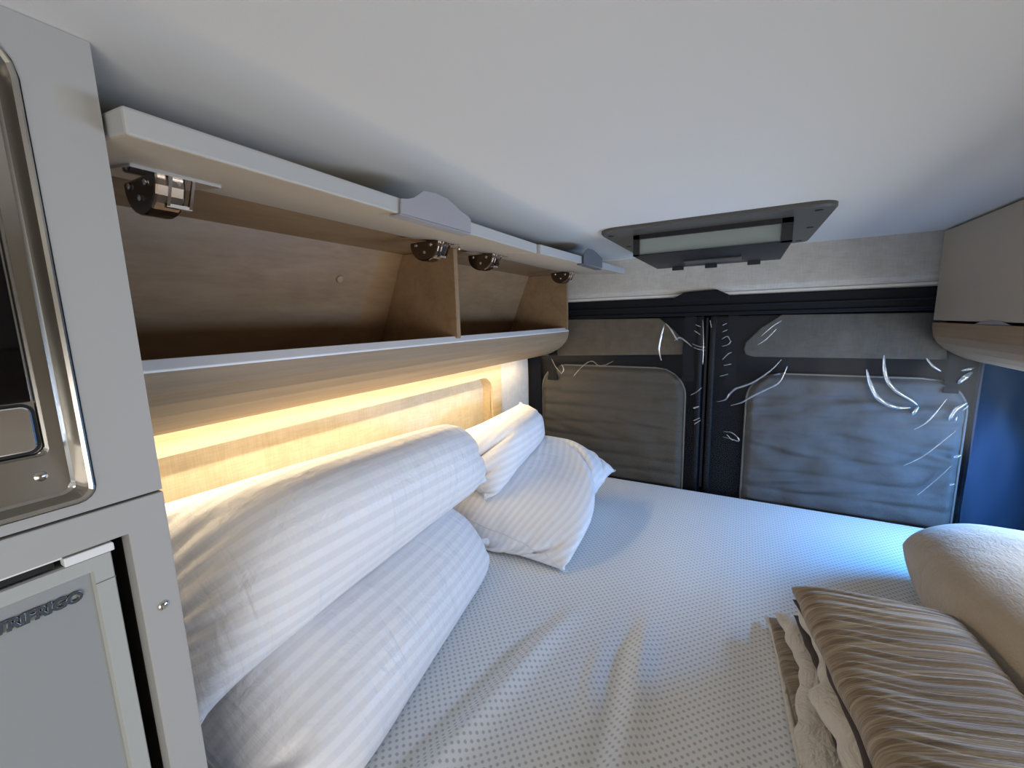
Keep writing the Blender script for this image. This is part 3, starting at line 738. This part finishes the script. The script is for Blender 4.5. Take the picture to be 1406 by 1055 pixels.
# ------------------------------------------------------------------ pillows: two sheets inflated and settled against the bed
def pillow_sim(corners, W, H, thick, others, nx=64, ny=44, iters=260, keep=.012, seed=0, grav=1.0, slack=1.03, bow0=(0, 0, 0), bow1=(0, 0, 0)):
    r = np.random.default_rng(seed)
    a = np.linspace(0, 1, nx+1)[:, None, None]; c = np.linspace(0, 1, ny+1)[None, :, None]
    P0, P1, P2, P3 = [np.array(p, float) for p in corners]     # (0,0) (1,0) (1,1) (0,1)
    patch = (1-a)*(1-c)*P0 + a*(1-c)*P1 + a*c*P2 + (1-a)*c*P3
    patch = patch + np.sin(PI*a)*((1-c)*np.array(bow0)+c*np.array(bow1))
    du = np.gradient(patch, axis=0); dv = np.gradient(patch, axis=1); nn = np.cross(du, dv); nn /= np.linalg.norm(nn, axis=2, keepdims=True)
    bump = (np.sin(PI*a)*np.sin(PI*c))
    top = patch + nn*(.02*bump+.002*r.standard_normal((nx+1, ny+1, 1))*bump)
    bot = patch - nn*(.02*bump)
    Nn = (nx+1)*(ny+1); it = np.arange(Nn).reshape(nx+1, ny+1); ib = it.copy()
    ib[1:-1, 1:-1] = Nn + np.arange((nx-1)*(ny-1)).reshape(nx-1, ny-1)
    V = np.zeros((Nn+(nx-1)*(ny-1), 3)); V[ib] = bot; V[it] = top
    V[it[0]] = patch[0]; V[it[-1]] = patch[-1]; V[it[:, 0]] = patch[:, 0]; V[it[:, -1]] = patch[:, -1]
    hx, hy = W*slack/nx, H*slack/ny; B = []
    def addb(A, Bv, L, k): B.append((A.ravel(), Bv.ravel(), L, k))
    for I in (it, ib):
        for p in (0, 1):
            addb(I[p:-1:2], I[p+1::2], hx, 1.); addb(I[:, p:-1:2], I[:, p+1::2], hy, 1.)
            q = I[p:-1:2]; q2 = I[p+1::2]; q = q[:len(q2)]
            L = math.hypot(hx, hy)
            addb(q[:, :-1], q2[:, 1:], L, .6); addb(q[:, 1:], q2[:, :-1], L, .6)
        for p in (0, 1):
            for A_, ax in ((I, 0), (I, 1)):
                J = A_ if ax == 0 else A_.T
                n = J.shape[0]; ii = [i for i in range(n-2) if (i//2) % 2 == p]
                addb(J[ii], J[[i+2 for i in ii]], 2*(hx if ax == 0 else hy), .06)
    B = [(x, y, l, k) for x, y, l, k in [(x[:min(len(x), len(y))], y[:min(len(x), len(y))], l, k) for x, y, l, k in B]]
    Vp = V.copy(); Vt = .55*W*H*thick
    tgt = np.zeros_like(V); tgt[ib] = patch; tgt[it] = patch
    dt2 = 1/60**2
    for k in range(iters):
        F = np.zeros_like(V); vol = 0
        for I, sg in ((it, 1), (ib, -1)):
            G = V[I]; nr = np.cross(np.gradient(G, axis=0), np.gradient(G, axis=1))*sg
            vol += (nr*G).sum()/3
            F[I[1:-1, 1:-1]] += nr[1:-1, 1:-1]
        pr = np.clip((Vt-vol)/Vt, -.2, 1)*90
        acc = F/(hx*hy)*pr; acc[:, 2] -= grav*2.0
        vel = (V-Vp)*.93
        Vp = V.copy(); V = V + vel + acc*dt2
        mid = (V[it]+V[ib])*.5; dm = (patch-mid)*keep
        d = np.zeros_like(V); d[it] = dm; d[ib] = dm; V = V + d
        for _ in range(3):
            for x, y, l, s in B:
                e = V[y]-V[x]; q = np.linalg.norm(e, axis=1, keepdims=True)+1e-9
                e *= (.5*s*(q-l)/q)
                V[x] += e; V[y] -= e
        V[:, 2] = np.maximum(V[:, 2], M+.007); V[:, 0] = np.maximum(V[:, 0], WX+.004)
        V[:, 1] = np.maximum(V[:, 1], CY+.012); V[:, 1] = np.minimum(V[:, 1], D-.06)
        if k % 4 == 3 or k > iters-4:
            for tree in others:
                for i in range(len(V)):
                    h = tree.find_nearest(Vector(V[i]), .12)
                    if h[0] is not None:
                        dd_ = (Vector(V[i])-h[0]).dot(h[1])
                        if 0 <= dd_ < .003 or (dd_ < 0 and -dd_ > .9*h[3]): V[i] = h[0]+h[1]*.003
    faces = []
    for I, fl_ in ((it, False), (ib, True)):
        f = np.stack([I[:-1, :-1], I[1:, :-1], I[1:, 1:], I[:-1, 1:]], -1).reshape(-1, 4)
        faces += (f[:, ::-1] if fl_ else f).tolist()
    uvx = np.zeros((len(V), 2))
    gx = np.broadcast_to(a*W, (nx+1, ny+1, 1))[..., 0]; gy = np.broadcast_to(c*H, (nx+1, ny+1, 1))[..., 0]
    for I in (ib, it): uvx[I] = np.stack([gx, gy], -1)
    return V, faces, uvx, it, ib
trees = []
GP = 'white striped pillows on the bed'
def pillow(label, corners, W, H, thick, along, **k):
    V, faces, uv, it, ib = pillow_sim(corners, W, H, thick, list(trees), **k)
    trees.append(BVHTree.FromPolygons([tuple(v) for v in V], faces))
    lo = V.min(0); c = V.mean(0)
    e = empty('pillow', (c[0], c[1], lo[2]), label, 'pillow', GP)
    b = MB(); b.add(V.tolist(), faces, smooth=True)
    if along == 'length': uv = uv[:, ::-1]
    b.uv = {i: (float(q[0]), float(q[1])) for i, q in enumerate(uv)}
    o = b.build('pillow_body', M_['pillow'], e, subsurf=1)
    # seam piping round the edge
    ring = list(it[:, 0]) + list(it[-1, 1:]) + list(it[-2::-1, -1]) + list(it[0, -2::-1])
    b = MB(); b.tube([V[i] for i in ring], .0016, 5, cap=False); b.build('seam', M_['labelw'], e)
    return e, V, it
# lying in front, leaning on the wall
e2, V2, it2 = pillow('white striped pillow at the front, lying on the mattress under another pillow',
       [(-.46, .205, -.650), (-.66, .97, -.640), (-.85, .95, -.52), (-.80, .185, -.50)], .80, .46, .19, 'length', seed=1)
e4, V4, it4 = pillow('white striped pillow farthest to the right, resting on the open mattress',
       [(-.82, .99, -.595), (-.340, .950, -.662), (-.395, 1.50, -.535), (-.84, 1.46, -.53)], .50, .565, .18, 'short', seed=4, nx=50, ny=56, keep=.03, grav=.5, slack=1.0, bow0=(0, -.05, 0), bow1=(0, .03, .01))
e1, V1, it1 = pillow('largest white striped pillow on top, leaning on the headboard nearest the grey cabinet',
       [(-.585, .185, -.485), (-.66, 1.00, -.455), (-.80, 1.02, -.355), (-.83, .185, -.285)], .84, .40, .25, 'length', seed=2, keep=.035, grav=.5, slack=1.015)
e3, V3, it3 = pillow('white striped pillow at the far end, propped against the headboard',
       [(-.66, 1.02, -.54), (-.70, 1.43, -.475), (-.775, 1.49, -.34), (-.82, 1.01, -.375)], .47, .35, .17, 'length', seed=3, keep=.03, grav=.5)
# care tag on the front pillow's far end
q_ = [(Vector(v).dot(_r)/Vector(v).dot(_f), i) for i, v in enumerate(V2) if v[1] > .9 and v[2] > M+.06]
tg = Vector(V2[max(q_)[1]])
b = MB(); P = np.array([[tg + Vector((.866, .5, 0))*(-.012+.034*i/5) + Vector((0, -.008+.010*math.sin(i*1.2+j*.7), .014-.026*j/4+.004*math.sin(i*.9))) for j in range(5)] for i in range(6)])
b.grid(P); b.grid(P+np.array([.0006, .0012, 0]), flip=True); b.build('care_tag', M_['labelw'], e2)

# ------------------------------------------------------------------ folded bedding on the right
def slab(mb, Q, zmid, half, k_round=.3, p=4, q=2.2, nu=90, nv=90, disp=None, seed=0, uvs=1.0):
    """soft slab: Q = 4 xy corners (0,0),(1,0),(1,1),(0,1); zmid(s,t), half(s,t) arrays; disp adds to the height"""
    S, T = np.meshgrid(np.sin(np.linspace(-PI/2, PI/2, nu)), np.sin(np.linspace(-PI/2, PI/2, nv)), indexing='ij')
    s = S*np.sqrt(1-k_round*T**2/2); t = T*np.sqrt(1-k_round*S**2/2)
    a = ((s+1)/2)[..., None]; c = ((t+1)/2)[..., None]
    Q = [np.array(x) for x in Q]
    XY = (1-a)*(1-c)*Q[0] + a*(1-c)*Q[1] + a*c*Q[2] + (1-a)*c*Q[3]
    f = ((1-np.abs(S)**p)*(1-np.abs(T)**p)).clip(0)**(1/q)
    zm = zmid(s, t); h = half(s, t)*f
    up = zm+h; lo = zm-h
    if disp is not None: XY, up = disp(XY, up, s, t, f)
    uv = np.stack([a[..., 0]*uvs, c[..., 0]*uvs], -1)
    mb.grid(np.concatenate([XY, up[..., None]], -1), uv=uv); mb.grid(np.concatenate([XY, lo[..., None]], -1), flip=True, uv=uv)
def fbm(x, y, seed, n=18, f0=6, f1=40, g=1.0):
    r = np.random.default_rng(seed); o = np.zeros_like(x)
    for _ in range(n):
        f = math.exp(r.uniform(math.log(f0), math.log(f1))); an = r.uniform(0, 2*PI)
        o += (f0/f)**g*np.sin(f*(x*math.cos(an)+y*math.sin(an))+r.uniform(0, 6.3))
    return o/math.sqrt(n)
# plush blanket, folded thick
pb = empty('blanket', (.55, .9, M), 'thick folded beige plush blanket at the right edge of the bed', 'blanket')
b = MB()
def dsp(XY, up, s, t, f):
    n = fbm(XY[..., 0], XY[..., 1], 11, f0=9, f1=70, g=.9)
    up = up + (.006*n)*np.minimum(1, f*1.5)
    fold = np.exp(-((s*.55-.20-.25*t)/.02)**2)*.003*f
    return XY, up-fold
slab(b, [(.385, .42), (.748, .42), (.748, 1.40), (.318, 1.37)], lambda s, t: M+.108+.0*s, lambda s, t: .104-.006*t, .72, 3.2, 2.4, 120, 140, dsp)
b.build('blanket_body', M_['plush'], pb)
# striped comforter, folded
cf = empty('comforter', (.22, .65, M), 'folded brown striped comforter with cream lining beside the plush blanket', 'comforter')
def layer(name, Q, z, h, mt, seed, wav=.012, zn=.004, rib=0, **k):
    b = MB()
    def dd(XY, up, s, t, f):
        y = XY[..., 1]; x = XY[..., 0]
        sh = (fbm(y*0+.3, y, seed, f0=14, f1=70)*wav+fbm(y*0+.3, y, seed+50, f0=70, f1=160)*wav*.22)*(1-s)/2
        XY = XY.copy(); XY[..., 0] += sh
        up = up + fbm(x, y, seed+1, f0=12, f1=60)*zn*np.minimum(1, f*2)
        if rib:
            ph = y-.25*x+.006*np.sin(14*x+seed)+.004*np.sin(33*x)
            up = up + rib*(np.sin(ph*2*PI/.0165)+.7*np.sin(ph*2*PI/.0107+1.3))*np.minimum(1, f*2.5)
        return XY, up
    slab(b, Q, lambda s, t: z+0*s, lambda s, t: h+0*s, disp=dd, **k); return b.build(name, mt, cf)
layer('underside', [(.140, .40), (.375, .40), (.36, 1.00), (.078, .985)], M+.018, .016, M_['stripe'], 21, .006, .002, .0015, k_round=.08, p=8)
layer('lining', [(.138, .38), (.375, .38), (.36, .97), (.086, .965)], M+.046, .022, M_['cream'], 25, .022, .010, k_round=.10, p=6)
layer('fold_shade', [(.172, .38), (.375, .38), (.36, .94), (.118, .93)], M+.074, .014, M_['foldshade'], 27, .016, .003, k_round=.08, p=6)  # dark slab painting the shaded gap between two cream folds
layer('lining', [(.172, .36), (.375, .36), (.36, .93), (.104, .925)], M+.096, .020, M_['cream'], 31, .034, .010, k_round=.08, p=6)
layer('fold_shade', [(.190, .36), (.375, .36), (.36, .92), (.113, .915)], M+.116, .014, M_['foldshade'], 33, .010, .003, k_round=.06, p=6)
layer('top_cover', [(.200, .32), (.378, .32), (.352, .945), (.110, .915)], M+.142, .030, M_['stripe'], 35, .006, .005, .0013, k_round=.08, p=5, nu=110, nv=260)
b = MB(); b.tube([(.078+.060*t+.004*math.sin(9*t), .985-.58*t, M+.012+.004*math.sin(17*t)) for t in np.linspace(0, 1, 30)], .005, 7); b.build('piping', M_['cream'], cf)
